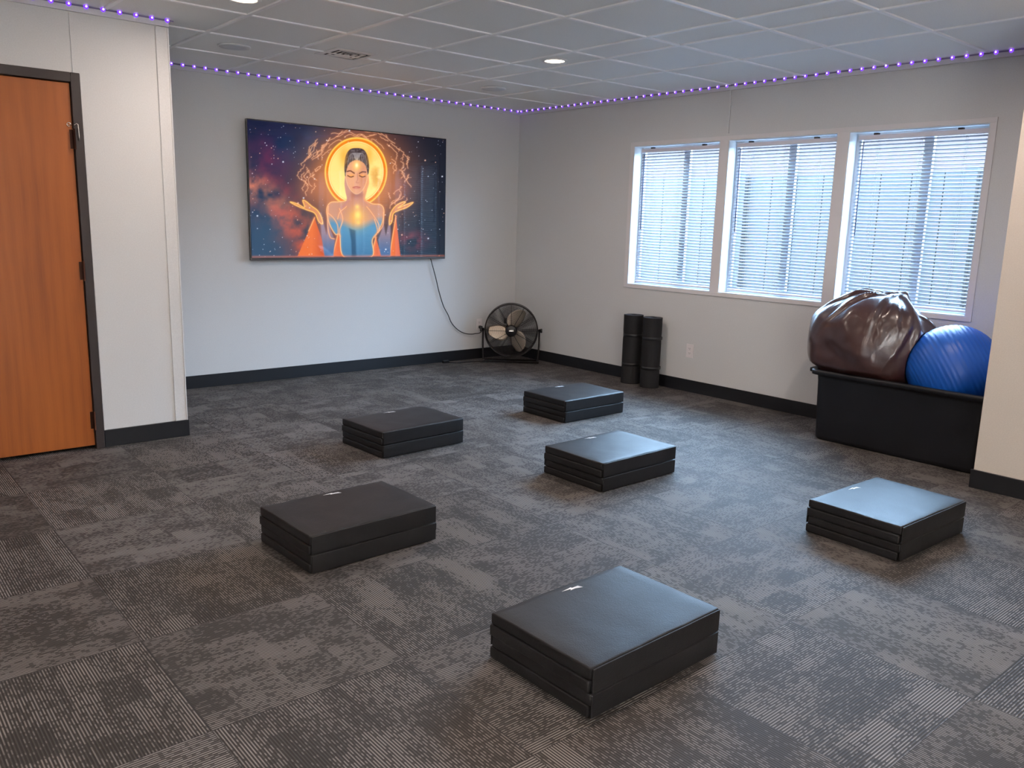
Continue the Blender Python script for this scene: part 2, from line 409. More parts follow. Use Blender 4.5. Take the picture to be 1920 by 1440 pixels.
# door
b = BM(); fy = YD-.022
bx(b, DX1-.0, DX1+.046, fy, YD+.10, 0, 2.086, .003); bx(b, DX0-.046, DX0, fy, YD+.10, 0, 2.086, .003); bx(b, DX0, DX1, fy, YD+.10, 2.036, 2.086, .003)
dr = struct('door_1', bx(BM(), DX0+.003, DX1-.004, YD-.004, YD+.04, .02, 2.032, .002), m_door, label='orange brown wooden door')
obj('door_frame', b, m_frame, dr)
for z in (.17, 1.03, 1.74):
    b = BM(); tube(b, [(DX1-.002, fy-.006, z-.055), (DX1-.002, fy-.006, z+.055)], .0065, 10); bx(b, DX1-.020, DX1-.002, YD-.0065, YD-.003, z-.05, z+.05)
    obj('hinge', b, m_hinge, dr)
b = BM(); tube(b, [(-4.408, YD-.006, 1.815)]+[(-4.408+.010*math.cos(t), YD-.016-.004, 1.815+.010*math.sin(t)) for t in np.linspace(-.3, 5.2, 12)], .0024, 6)
obj('latch_eye', b, m_chrome, dr)
b = BM(); tube(b, [(-4.385, fy-.012, 1.812), (-4.375, fy-.014, 1.822), (-4.366, fy-.012, 1.818), (-4.364, fy-.008, 1.79), (-4.363, fy-.006, 1.75), (-4.362, fy-.003, 1.735)], .0026, 6)
obj('latch_hook', b, m_chrome, dr)

# outside
struct('ground_outside', bx(BM(), .12, 12, -42, 12, -.3, -.02), m_ground, label='pale ground outside the windows')
b = BM()
for k in range(145):
    y = -34 + k*.3; bx(b, 2.5, 2.53, y+.004, y+.296, 0, 1.93)
bx(b, 2.53, 2.56, -34, 9.5, 0, 1.90)
for k in range(18): bx(b, 2.44, 2.5, -32.2+k*2.4, -32.1+k*2.4, 0, 1.96)
fn = obj('privacy_fence', b, m_fence); tag(fn, 'pale grey board fence seen through the window blinds', 'fence')
b = BM(); bx(b, 5.5, 9, -40, 12, 0, 2.75)
bd = obj('neighbour_building', b, m_bldg); tag(bd, 'pinkish building wall behind the outdoor fence', 'building')

# ------------------------------------------------------------------ blinds
def make_blind(a, c, label):
    t = thing('window_blind', label, 'blind', (.045, (a+c)/2, WZ0), 0, 'mini blinds in the windows')
    w = (c-a) - .012; y1 = w/2 - .045; y0 = -w/2      # gap on the far side
    ht = WZ1-WZ0
    b = BM(); bx(b, -.016, .016, y0, y1, ht-.056, ht-.026, .002); obj('headrail', b, m_rail, t)
    b = BM()
    b.free()
    for yy in (y1-.12, y0+.18): obj('bracket', bx(BM(), -.017, .010, yy-.015, yy+.015, ht-.026, ht-.014), m_black, t)
    b = BM(); n = 46; zt = ht-.068; zb = .050; tilt = math.radians(38)
    for i in range(n):
        z = zb + (zt-zb)*i/(n-1); prof = []
        for k in range(5):
            s = -1 + k*.5; xx = s*.0096; zz = .0016*(1-s*s)
            prof.append((xx*math.cos(tilt)-zz*math.sin(tilt), z + xx*math.sin(tilt)+zz*math.cos(tilt)))
        r0 = [b.verts.new((x, y0+.004, zz)) for x, zz in prof]; r1 = [b.verts.new((x, y1-.004, zz)) for x, zz in prof]
        for k in range(4): b.faces.new((r0[k], r0[k+1], r1[k+1], r1[k])).smooth = True
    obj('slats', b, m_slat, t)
    b = BM(); bx(b, -.012, .012, y0, y1, .022, .036, .003); obj('bottom_rail', b, m_rail, t)
    for yy in (y1-.14, (y0+y1)/2, y0+.14):
        b = BM()
        for sx in (-.0135, .0135): tube(b, [(sx, yy, .03), (sx, yy, ht-.06)], .0008, 4)
        obj('ladder_cord', b, m_slat, t)
    b = BM(); tube(b, [(-.020, y1-.042, ht-.07), (-.022, y1-.042, ht-.09), (-.024, y1-.043, ht-.36), (-.024, y1-.045, ht-.70)], .0042, 6)
    obj('tilt_wand', b, m_wand, t)
    return t
for (a, c), l in zip(WIN, ('white mini blind in the leftmost window nearest the corner', 'white mini blind in the middle window', 'white mini blind in the rightmost window above the black tub')):
    make_blind(a, c, l)

# ------------------------------------------------------------------ television
def paint():
    w, h = 640, 362
    u, v = np.meshgrid(np.linspace(0, 1, w+1), np.linspace(0, 1, h+1))
    src = [(0, 0), (1, 0), (1, 1), (0, 1)]; dst = [(102, 103), (1803, 282), (1806, 1285), (158, 1288)]
    A = []; B = []
    for (x, y), (X, Y) in zip(src, dst):
        A.append([x, y, 1, 0, 0, 0, -X*x, -X*y]); B.append(X); A.append([0, 0, 0, x, y, 1, -Y*x, -Y*y]); B.append(Y)
    hm = np.linalg.solve(np.array(A, float), np.array(B, float))
    D = hm[6]*u + hm[7]*v + 1; X = (hm[0]*u+hm[1]*v+hm[2])/D; Y = (hm[3]*u+hm[4]*v+hm[5])/D
    rng = np.random.RandomState(7)
    def vnoise(sc, seed):
        r = np.random.RandomState(seed); g = r.rand(64, 64); x = X/sc; y = Y/sc
        i = np.floor(x).astype(int); j = np.floor(y).astype(int); fx = x-i; fy = y-j; fx = fx*fx*(3-2*fx); fy = fy*fy*(3-2*fy)
        G = lambda a, b: g[a % 64, b % 64]
        return (G(i, j)*(1-fx)+G(i+1, j)*fx)*(1-fy)+(G(i, j+1)*(1-fx)+G(i+1, j+1)*fx)*fy
    def fbm(sc, seed): return sum(vnoise(sc/2**k, seed+k)*.5**k for k in range(5))/1.94
    img = np.zeros(X.shape+(3,))
    def gs(cx, cy, sx, sy=None, rot=0):
        sy = sy or sx; dx = X-cx; dy = Y-cy; c, s = math.cos(rot), math.sin(rot)
        return np.exp(-(((dx*c+dy*s)/sx)**2+((-dx*s+dy*c)/sy)**2))
    def over(mask, col):
        nonlocal img
        m = np.clip(mask, 0, 1)[..., None]; img = img*(1-m) + np.array(col, float)*m
    def add(mask, col):
        nonlocal img
        img = img + np.clip(mask, 0, 1)[..., None]*np.array(col, float)
    def dist(pts, closed=False):
        d = np.full(X.shape, 1e9); P = list(pts) + ([pts[0]] if closed else [])
        for (x0, y0), (x1, y1) in zip(P, P[1:]):
            vx, vy = x1-x0, y1-y0; L = vx*vx+vy*vy+1e-9
            t = np.clip(((X-x0)*vx+(Y-y0)*vy)/L, 0, 1); d = np.minimum(d, np.hypot(X-x0-t*vx, Y-y0-t*vy))
        return d
    def smooth(pts, n=6, closed=False):
        P = [np.array(p, float) for p in pts]; out = []; L = len(P)
        for i in range(L if closed else L-1):
            p0 = P[(i-1) % L] if closed or i > 0 else P[i]; p1 = P[i]; p2 = P[(i+1) % L]; p3 = P[(i+2) % L] if closed or i+2 < L else p2
            for k in range(n):
                t = k/n; out.append(tuple(.5*((2*p1)+(-p0+p2)*t+(2*p0-5*p1+4*p2-p3)*t*t+(-p0+3*p1-3*p2+p3)*t**3)))
        if not closed: out.append(tuple(P[-1]))
        return out
    def poly(pts, soft=4):
        ins = np.zeros(X.shape, bool); n = len(pts)
        for i in range(n):
            x0, y0 = pts[i]; x1, y1 = pts[(i+1) % n]
            c = ((y0 > Y) != (y1 > Y)) & (X < (x1-x0)*(Y-y0)/((y1-y0) or 1e-9)+x0); ins ^= c
        d = dist(pts, True); return np.clip(.5+np.where(ins, d, -d)/soft, 0, 1)
    def line(pts, wd, col, glow=0, gcol=None, al=1):
        d = dist(pts)
        if glow: over(np.exp(-(d/glow)**2)*.55*al, gcol or col)
        over(np.exp(-(d/wd)**2)*al, col)
    # sky
    ty = np.clip((Y-100)/1190, 0, 1)[..., None]; tx = np.clip((X-100)/1700, 0, 1)[..., None]
    img = (1-ty)*np.array((13, 20, 48.)) + ty*np.array((46, 72, 100.))
    img = img*(1-tx**2*.45)
    n1, n2, n3 = fbm(260, 1), fbm(150, 20), fbm(90, 40)
    over(gs(560, 320, 260, 200)*np.clip(n1*1.6-.2, 0, 1)*.9, (22, 68, 118))
    over(gs(230, 480, 230, 260)*np.clip(n2*2.2-.6, 0, 1), (92, 40, 74))
    over(gs(330, 650, 240, 90, .6)*np.clip(n3*2-.5, 0, 1), (110, 46, 70))
    over(gs(300, 760, 260, 90, .75)*np.clip(n2*2.6-.75, 0, 1), (206, 124, 92))
    over(gs(150, 680, 120, 120)*np.clip(n3*2.5-.7, 0, 1), (224, 128, 98))
    over(gs(480, 980, 260, 120, .45)*np.clip(n3*2.7-.8, 0, 1), (206, 92, 78))
    over(gs(620, 1150, 200, 140)*np.clip(n2*2.2-.5, 0, 1), (196, 86, 66))
    over(gs(250, 1050, 200, 170)*.35, (44, 84, 112))
    over(gs(1520, 1150, 130, 70)*np.clip(n3*2.5-.8, 0, 1), (170, 66, 78))
    # warm aura
    r = np.hypot((X-1040)/1.0, (Y-620)/1.05)
    over(np.exp(-(r/500)**3)*.80, (190, 104, 64)); over(np.exp(-(r/350)**5)*.6, (236, 146, 70))
    over(gs(660, 690, 110, 130)*.5, (200, 122, 88)); over(gs(1400, 700, 90, 120)*.45, (180, 112, 100))
    # filament ring
    for k in range(64):
        a0 = rng.uniform(2.6, 6.9); ln = rng.uniform(.12, .4); R0 = rng.uniform(325, 480)
        pts = [(1040+(R0+22*math.sin(t*17+k)+rng.uniform(-8, 8))*math.cos(t)*1.0, 600+(R0+22*math.sin(t*13+k*2))*math.sin(t)*.93) for t in np.linspace(a0, a0+ln, 14)]
        line(pts, 2.0, (255, 214, 178), 8, (220, 130, 84), .62)
    # halo
    e = np.hypot((X-1037)/262, (Y-558)/292)
    over(np.clip((1.04-e)*22, 0, 1), (250, 158, 44))
    over(np.exp(-((e-1.0)/.022)**2), (255, 206, 96)); over(np.exp(-((e-.94)/.03)**2), (226, 116, 22))
    over(np.clip((.885-e)*26, 0, 1), (255, 218, 128)); over(np.exp(-((e-.885)/.014)**2), (255, 240, 170))
    over(gs(1210, 590, 62, 130)*np.clip(fbm(60, 60)*3-1.1, 0, 1)*.7, (206, 138, 50)); over(np.clip((.87-e)*20, 0, 1)*gs(1040, 820, 190, 120)*.7, (255, 246, 160))
    # drapes
    for pg in ([(688, 948), (640, 1060), (548, 1275), (800, 1278), (745, 1110)], [(892, 1080), (846, 1278), (948, 1278)], [(1216, 1118), (1176, 1278), (1264, 1278)], [(1384, 938), (1334, 1278), (1428, 1278)]):
        over(poly(pg, 6), (224, 112, 62)); cx = pg[0][0]
        over(poly(pg, 6)*np.clip((X-cx)/90+.2, 0, 1)*.55, (172, 66, 46)); line([pg[0], pg[1]], 4, (255, 176, 110), 12, (240, 130, 80))
    # arms
    for arm in ([(815, 860), (805, 960), (822, 1080), (862, 1150), (880, 1280), (775, 1280), (757, 1090), (735, 960), (700, 885), (640, 870), (590, 860), (640, 850), (720, 890), (760, 980), (790, 1060), (792, 920)],
                [(1265, 860), (1282, 980), (1262, 1090), (1228, 1170), (1240, 1280), (1330, 1280), (1338, 1080), (1332, 960), (1352, 895), (1372, 890), (1352, 960), (1348, 1120), (1290, 1120)]):
        pass
    AL = [(800, 900), (830, 1060), (862, 1140), (852, 1280), (780, 1280), (752, 1120), (738, 980), (708, 905), (742, 905), (768, 1000), (792, 1090), (800, 1000)]
    AR = [(1280, 900), (1262, 1060), (1236, 1140), (1262, 1280), (1340, 1280), (1342, 1080), (1336, 960), (1352, 900), (1330, 905), (1322, 1000), (1300, 1100), (1282, 1010)]
    for pg in (AL, AR): over(poly(pg, 12)*.9, (150, 128, 142)); over(poly(pg, 12)*np.clip((Y-1080)/160, 0, 1), (74, 104, 148))
    HLf = smooth([(478, 812), (540, 826), (588, 850), (560, 850), (600, 862), (660, 872), (716, 892), (745, 925), (770, 990), (730, 985), (700, 925), (640, 885), (585, 862), (520, 842)], closed=True)
    HL = smooth([(478, 812), (540, 828), (600, 858), (585, 800), (612, 806), (660, 846), (712, 885), (745, 940), (758, 1000), (724, 980), (690, 910), (620, 880), (545, 850)], closed=True)
    HR = smooth([(1530, 820), (1470, 838), (1400, 868), (1462, 822), (1440, 816), (1385, 846), (1348, 892), (1330, 950), (1330, 1010), (1352, 980), (1362, 915), (1410, 888), (1480, 862)], closed=True)
    for hd in (HL, HR): over(poly(hd, 5), (206, 138, 98)); d = dist(hd, True); over(np.exp(-(d/9)**2)*.5, (250, 150, 70)); over(np.exp(-(d/3.2)**2), (255, 206, 112))
    # torso, shoulders
    T = smooth([(985, 800), (900, 812), (830, 815), (797, 850), (792, 910), (820, 1010), (868, 1090), (905, 1100), (945, 1285), (1180, 1285), (1185, 1140), (1240, 1060), (1276, 960), (1280, 880), (1250, 838), (1180, 830), (1110, 800)], closed=True)
    over(poly(T, 5), (206, 150, 120)); over(poly(T, 5)*gs(1050, 860, 260, 110)*.5, (178, 120, 100))
    over(poly(T, 5)*np.clip((Y-960-30*np.cos((X-1050)/70))/70, 0, 1), (84, 140, 178)); over(poly(T, 5)*np.clip((Y-1060)/220, 0, 1)*.55, (52, 96, 136))
    over(poly([(985, 1040), (1040, 1060), (1050, 1285), (1010, 1285), (1005, 1150)], 14)*.6, (30, 62, 92))
    d = dist(T, True); over(np.exp(-(d/10)**2)*.45, (250, 150, 80)); over(np.exp(-(d/3)**2)*.9, (255, 206, 140))
    for ps in ([(800, 905), (850, 950), (885, 1010), (892, 1080)], [(900, 870), (930, 960), (905, 1050), (910, 1110)], [(1240, 1060), (1235, 1000), (1170, 900), (1120, 840)], [(1205, 1120), (1228, 1060), (1200, 960)], [(975, 780), (960, 850), (905, 900), (885, 960)], [(805, 850), (800, 1000), (822, 1110), (860, 1130)], [(1278, 900), (1275, 1010), (1232, 1080)]):
        line(smooth(ps), 2.6, (255, 196, 140), 9, (238, 140, 90), .85)
    # long hair behind neck, neck, face
    over(poly(smooth([(960, 560), (940, 640), (948, 720), (960, 800), (905, 870), (985, 820), (1010, 740)], closed=True), 8)*.85, (190, 128, 120))
    over(poly(smooth([(1128, 560), (1150, 640), (1132, 720), (1120, 790), (1165, 850), (1095, 810), (1085, 735)], closed=True), 8)*.85, (226, 146, 100))
    over(poly([(1000, 715), (1096, 715), (1104, 800), (1150, 840), (1050, 900), (945, 840), (998, 800)], 10), (198, 136, 112)); over(gs(1050, 755, 55, 28)*.6, (150, 88, 76))
    hair = smooth([(1040, 352), (985, 362), (950, 410), (938, 480), (940, 560), (965, 600), (1120, 590), (1148, 540), (1142, 450), (1120, 390), (1090, 360)], closed=True)
    over(gs(1035, 390, 130, 70)*.5, (240, 150, 40)); over(poly(hair, 8), (64, 50, 52))
    over(poly(hair, 8)*np.clip(vnoise(12, 80)*1.6-.5, 0, 1)*.5, (150, 140, 144)); over(gs(930, 430, 34, 90)*.55, (236, 160, 50)); over(gs(1150, 420, 26, 80)*.5, (236, 160, 50))
    for dx in (-78, -60, -42, -24, -8, 8, 26, 46, 66, 82): line(smooth([(1042+dx*.12, 452), (1042+dx*.45, 400-abs(dx)*.05), (1042+dx*.85, 400+abs(dx)*.35), (1042+dx, 470+abs(dx)*.5)]), 2.2, (170, 162, 164), al=.75)
    face = smooth([(1040, 455), (985, 478), (958, 530), (952, 600), (968, 670), (1005, 725), (1045, 747), (1085, 725), (1120, 665), (1134, 590), (1126, 525), (1098, 478)], closed=True)
    over(poly(face, 6), (222, 156, 116)); over(poly(face, 6)*gs(1095, 600, 50, 120)*.45, (190, 116, 84)); over(poly(face, 6)*gs(1000, 640, 40, 90)*.35, (240, 184, 140))
    over(gs(1042, 503, 34, 44)*.9, (255, 206, 110)); over(gs(1042, 500, 13, 20), (255, 244, 190))
    line(smooth([(962, 552), (990, 548), (1022, 568)]), 5, (92, 46, 34)); line(smooth([(1066, 570), (1092, 556), (1120, 558)]), 5, (92, 46, 34))
    for cx in (992, 1092):
        over(gs(cx, 588, 30, 15)*.8, (250, 166, 84)); line(smooth([(cx-26, 588), (cx, 600), (cx+24, 594)]), 4, (76, 34, 26))
    line(smooth([(1048, 570), (1052, 620), (1040, 648), (1062, 650)]), 3.5, (176, 104, 78), al=.6)
    line(smooth([(1014, 690), (1040, 684), (1072, 690)]), 5, (176, 84, 74)); line([(1022, 698), (1064, 698)], 5, (196, 110, 94), al=.7)
    d = dist(face, True); over(np.exp(-(d/3)**2)*.5*(Y > 560), (255, 214, 160))
    # chest light
    over(gs(1055, 945, 75, 90)*.75, (255, 190, 80)); over(gs(1052, 855, 20), (255, 206, 110)); over(gs(1058, 925, 26, 36), (255, 220, 110)); over(gs(1062, 990, 18, 16)*.8, (255, 206, 100))
    # stars
    for k in range(430):
        x = rng.uniform(100, 1800); y = rng.uniform(100, 1280)
        rr = math.hypot(x-1040, y-620)
        if rr < 310 or (820 < x < 1290 and y > 700): continue
        if x < 760 and rng.rand() < .2 or x > 760 and rng.rand() < .35: continue
        s = rng.choice([2.2, 3, 4, 6.5], p=[.5, .3, .15, .05]); wrm = rng.rand() < .3
        bx0 = (np.abs(X-x) < 30) & (np.abs(Y-y) < 30); m = np.zeros(X.shape); m[bx0] = np.exp(-(((X[bx0]-x)/s)**2+((Y[bx0]-y)/s)**2))
        mm = m[..., None]; img = img*(1-mm)+np.array((255, 200, 170) if wrm else (236, 240, 255))*mm
    over(np.clip((Y-1262)/18, 0, 1)*.5, (226, 120, 96))
    return np.clip(img, 0, 255)/255., w, h
tvx0, tvx1, tvz0, tvz1 = -2.845, -.940, 1.003, 2.096
tv = thing('television', 'large flat television on the wall showing a glowing meditating woman', 'television', ((tvx0+tvx1)/2, 0, tvz0))
tw, th = (tvx1-tvx0), (tvz1-tvz0)
b = BM(); bx(b, -tw/2, tw/2, -.070, -.042, 0, th, .003); bx(b, -tw/2+.25, tw/2-.25, -.045, -.02, .1, th-.25, .01); obj('cabinet', b, m_bezel, tv)
obj('wall_mount', bx(BM(), -.3, .3, -.02, -.001, .3, .75), m_black, tv)
obj('bottom_bezel', bx(BM(), -tw/2+.002, tw/2-.002, -.0725, -.069, .002, .020, .001), basic('brushed_bezel', (90, 84, 84), .3, .6), tv)
img, pw, ph = paint()
lin = np.where(img <= .04045, img/12.92, ((img+.055)/1.055)**2.4)
sx0, sx1, sz0, sz1 = -tw/2+.008, tw/2-.008, .022, th-.008
gx, gz = np.meshgrid(np.linspace(sx0, sx1, pw+1), np.linspace(sz1, sz0, ph+1))
co = np.stack([gx, np.full_like(gx, -.0715), gz], -1).reshape(-1, 3)
idx = np.arange((pw+1)*(ph+1)).reshape(ph+1, pw+1)
fc = np.stack([idx[1:, :-1], idx[1:, 1:], idx[:-1, 1:], idx[:-1, :-1]], -1).reshape(-1, 4)
me = bpy.data.meshes.new('screen'); me.vertices.add(len(co)); me.vertices.foreach_set('co', co.ravel())
me.loops.add(fc.size); me.loops.foreach_set('vertex_index', fc.ravel()); me.polygons.add(len(fc)); me.polygons.foreach_set('loop_start', np.arange(len(fc))*4)
me.update(); ca = me.color_attributes.new('picture', 'FLOAT_COLOR', 'POINT')
ca.data.foreach_set('color', np.concatenate([lin.reshape(-1, 3), np.ones((len(co), 1))], 1).ravel())
k = N('screen_picture'); at = k.n('ShaderNodeAttribute', attribute_name='picture'); k.lk(at.outputs['Color'], k.b.inputs['Emission Color']); k.b.inputs['Emission Strength'].default_value = .54
k.b.inputs['Base Color'].default_value = (.004, .004, .004, 1); k.b.inputs['Roughness'].default_value = .04; k.b.inputs['Specular IOR Level'].default_value = .34
me.materials.append(k.m); so = bpy.data.objects.new('screen', me); COL.objects.link(so); so.parent = tv; so['label'] = 'glowing picture of a woman with golden halo and raised hands'

# television cord
def catmull(pts, n=8):
    P = [Vector(p) for p in pts]; out = []
    for i in range(len(P)-1):
        p0, p1, p2, p3 = P[max(i-1, 0)], P[i], P[i+1], P[min(i+2, len(P)-1)]
        for q in range(n):
            t = q/n; out.append(.5*((2*p1)+(-p0+p2)*t+(2*p0-5*p1+4*p2-p3)*t*t+(-p0+3*p1-3*p2+p3)*t**3))
    return out + [P[-1]]
cordp = [(-1.09, -.032, 1.06), (-1.078, -.034, .997), (-1.022, -.036, .826), (-.983, -.034, .698), (-.925, -.030, .553), (-.867, -.028, .463), (-.821, -.026, .380), (-.743, -.024, .309), (-.657, -.022, .268), (-.575, -.022, .254), (-.53, -.030, .258), (-.49, -.045, .262), (-.462, -.05, .285), (-.462, -.042, .312)]
b = BM(); tube(b, catmull(cordp), .0042, 6); tc = obj('power_cord', b, m_cord); tag(tc, 'thin black cord hanging from the television down to the corner outlet', 'cord')
b = BM(); lathe(b, [(.006, -.012), (.014, -.010), (.016, .012), (.016, .022)], (-.462, -.034, .318), 16, 'y'); obj('plug', b, m_black, tc)

# outlets
def outlet(name, loc, rz, label):
    t = thing(name, label, 'outlet', loc, rz, 'duplex wall outlets')
    b = BM(); bx(b, -.035, .035, -.006, 0, -.057, .057, .002); obj('cover_plate', b, m_outlet, t)
    for s in (-1, 1):
        b = BM(); bx(b, -.016, .016, -.0085, -.005, s*.0195-.0135, s*.0195+.0135, .002)
        for dx in (-.006, .006): bx(b, dx-.0012, dx+.0012, -.0092, -.008, s*.0195-.001, s*.0195+.007, mi=1)
        lathe(b, [(.0022, -.0092), (.0022, -.008)], (0, 0, s*.0195-.007), 8, 'y', mi=1)
        obj('receptacle', b, [m_outlet, m_void], t)
    return t
outlet('wall_outlet', (0, -2.272, .344), -PI/2, 'pale outlet on the window wall right of the rolled mats')
outlet('wall_outlet', (-.464, 0, .344), 0, 'pale outlet on the television wall beside the floor fan')

# ------------------------------------------------------------------ floor fan
fan = thing('floor_fan', 'round black wire floor fan standing in the corner', 'fan', (-.335, -.352, 0), -math.radians(40.2))
FC = Vector((0, 0, .318)); FR = .258
def ring(bm, r, y, tr, n=56, k=4): return tube(bm, [(FC.x+r*math.cos(2*PI*i/n), y, FC.z+r*math.sin(2*PI*i/n)) for i in range(n)], tr, k, True)
b = BM()
for (rr, y0) in ((FR, -.055), (FR, .055)): ring(b, rr, y0, .0055, 72, 8)
lathe(b, [(FR+.001, -.052), (FR+.003, 0), (FR+.001, .052), (FR-.002, .052), (FR, 0), (FR-.002, -.052)], FC, 72, 'y', cap=False)
obj('rim', b, m_fan, fan, True)
for sgn, nm in ((-1, 'front_grille'), (1, 'rear_grille')):
    b = BM(); n = 22
    f = lambda r: sgn*(.055+.022*(1-(r/FR)**2))
    for i in range(n): r = .060+(FR-.066)*i/(n-1); ring(b, r, f(r), .0018, 48, 3)
    for i in range(12):
        a = 2*PI*i/12+.02; tube(b, [(r*math.cos(a), f(r)-sgn*.002, FC.z+r*math.sin(a)) for r in (.05, .12, .19, FR)], .0022, 4)
    obj(nm, b, m_fan, fan)
b = BM(); lathe(b, [(.0, -.083), (.045, -.082), (.056, -.074), (.056, -.058), (.0, -.058)], FC, 28, 'y', cap=False); obj('hub_cap', b, m_black, fan, True)
b = BM(); bx(b, -.022, .026, -.0865, -.082, FC.z-.006, FC.z+.010, .002); obj('badge', b, m_chrome, fan)
b = BM(); lathe(b, [(.0, .0), (.058, .0), (.062, .02), (.062, .085), (.05, .10), (.0, .10)], FC, 28, 'y', cap=False); bx(b, -.075, -.045, .03, .075, FC.z+.06, FC.z+.11, .004); obj('motor', b, m_black, fan, True)
for ang in (76, 197, -48):
    b = BM(); th0 = math.radians(ang); rows = []
    for i in range(15):
        t = i/14; r = .048+.180*t
        half = .20+.95*math.sin(min(1, t*1.25+.08)*PI*.5)**1.3*(1-.55*t**3)          # angular half width factor
        wdt = (.024+.060*math.sin(PI*min(1, (t*.86+.10)))) if t < .999 else .018
        sweep = -.30*t*t
        row = []
        for j in range(9):
            s = -1+j*.25; ww = wdt*s; aa = th0+sweep+ww/max(r, .06)
            row.append(b.verts.new((r*math.cos(aa), -.020-.022*s*(1-.3*t)+.006*s*s, FC.z+r*math.sin(aa))))
        rows.append(row)
    for A, B in zip(rows, rows[1:]):
        for j in range(8): b.faces.new((A[j], A[j+1], B[j+1], B[j])).smooth = True
    o = obj('blade', b, m_blade, fan); md = o.modifiers.new('thickness', 'SOLIDIFY'); md.thickness = .0018
b = BM(); lathe(b, [(.0, -.045), (.05, -.04), (.055, -.005), (.0, 0)], FC, 24, 'y', cap=False); obj('blade_hub', b, m_blade, fan, True)
b = BM()
for s in (-1, 1):
    tube(b, catmull([(s*.276, 0, FC.z+.015), (s*.277, .005, .2), (s*.272, .0, .06), (s*.268, -.0, .011)]), .009, 8)
    tube(b, catmull([(s*.268, -.07, .012), (s*.268, .0, .011), (s*.268, .07, .012)], 5), .010, 8)
tube(b, [(-.268, -.065, .012), (.268, -.065, .012)], .009, 8); tube(b, [(-.268, .065, .012), (.268, .065, .012)], .009, 8)
obj('stand', b, m_fan, fan)
for s in (-1, 1):
    b = BM(); lathe(b, [(.010, s*.262), (.010, s*.285), (.021, s*.286), (.022, s*.302), (.016, s*.306)], (0, 0, FC.z), 20, 'x'); obj('tilt_knob', b, m_black, fan, True)
b = BM(); tube(b, catmull([(-.50, -.20, .007), (-.56, -.20, .006), (-.64, -.16, .006), (-.76, -.155, .006), (-.86, -.13, .006), (-.90, -.07, .006)]), .0045, 6)
fc_ = obj('fan_cord', b, m_cord); tag(fc_, 'black fan cord lying on the carpet by the television wall', 'cord')
b = BM(); bx(b, -.955, -.885, -.085, -.055, .001, .028, .006); obj('plug', b, m_black, fc_)

# ------------------------------------------------------------------ rolled mats
def rolled(name, loc, rz, label, Hh=.60, R=.088):
    t = thing(name, label, 'mat', loc, rz, 'rolled black mats against the window wall')
    turns = 4.5; n = 160; inner = []; outer = []
    for i in range(n+1):
        a = 2*PI*turns*i/n; r = R-.0125*(a/(2*PI)); inner.append(((r-.0105)*math.cos(a), (r-.0105)*math.sin(a))); outer.append((r*math.cos(a), r*math.sin(a)))
    zs = [0, .006, .14, .17, .20, .38, .425, .47, Hh-.006, Hh]; b = BM()
    def sc(z): return 1 - .035*math.exp(-((z-.425)/.03)**2) - .03*math.exp(-((z-.17)/.03)**2)
    ro = [[b.verts.new((x*sc(z), y*sc(z), z)) for x, y in outer] for z in zs]; ri = [[b.verts.new((x*sc(z), y*sc(z), z)) for x, y in inner] for z in zs]
    for A, B in zip(ro, ro[1:]):
        for i in range(n): b.faces.new((A[i], A[i+1], B[i+1], B[i])).smooth = True
    for A, B in zip(ri, ri[1:]):
        for i in range(n): b.faces.new((A[i+1], A[i], B[i], B[i+1])).smooth = True
    for i in range(n):
        f = b.faces.new((ro[-1][i], ro[-1][i+1], ri[-1][i+1], ri[-1][i])); f.material_index = 1
        b.faces.new((ro[0][i+1], ro[0][i], ri[0][i], ri[0][i+1]))
    for e in (0, n):
        for k in range(len(zs)-1): b.faces.new((ro[k][e], ro[k+1][e], ri[k+1][e], ri[k][e]))
    obj('mat_roll', b, [m_foam, m_foamtop], t)
    for z in (.17, .425):
        b = BM(); r = R*sc(z)+.0006; lathe(b, [(r-.001, z-.012), (r+.0008, z-.010), (r+.0008, z+.010), (r-.001, z+.012)], (0, 0, 0), 40, cap=False); obj('strap', b, m_black, t, True)
    return t
rolled('rolled_mat', (-.112, -1.735, 0), 2.0, 'rolled black foam mat standing nearer the corner, behind its twin')
rolled('rolled_mat', (-.122, -1.960, 0), .6, 'rolled black foam mat standing nearer the wall outlet, in front of its twin')

# ------------------------------------------------------------------ folding mats
def logo_bm():
    b = BM(); s = 1.0
    pts = [(-.042, -.013), (-.006, -.001), (-.010, -.010), (.010, .000), (.040, .004), (.014, .008), (.026, .017), (.002, .006), (-.004, .010), (-.012, .004)]
    a = [b.verts.new((x*s, y*s, 0)) for x, y in pts]; c = [b.verts.new((x*s, y*s, .0006)) for x, y in pts]; n = len(pts)
    b.faces.new(a[::-1]); b.faces.new(c)
    for i in range(n): b.faces.new((a[i], a[(i+1) % n], c[(i+1) % n], c[i]))
    bmesh.ops.triangulate(b, faces=[f for f in b.faces if len(f.verts) > 4]); return b
MW, MD, MH = .604, .432, .0390
def make_mat():
    t = thing('folding_mat', '', 'mat')
    offs = [(0, .004), (.002, -.003), (-.004, .003), (0, 0)]
    for i in range(4):
        o = obj('mat_panel', pillow(MW, MD, MH-.0006, .007, .0022 if i == 3 else .0003, .0022 if i == 3 else .001, i), m_mat, t, True)
        o.location = (offs[i][0], offs[i][1], MH*i+MH/2)
    for z, s in ((MH, -1), (2*MH, 1), (3*MH, -1)):
        o = obj('fold_hinge', pillow(MW-.012, .0055, MH*1.86, .0026, 0, .0012, z*50, 10), m_mat, t, True); o.location = (0, s*(MD/2+.004), z)
    o = obj('logo', logo_bm(), m_logo, t); o.location = (.020, .176, 4*MH+.0014); o.rotation_euler = (0, 0, -.42); o['label'] = 'small white spark emblem'
    return t
gm = 'folded black exercise mats set out on the carpet'
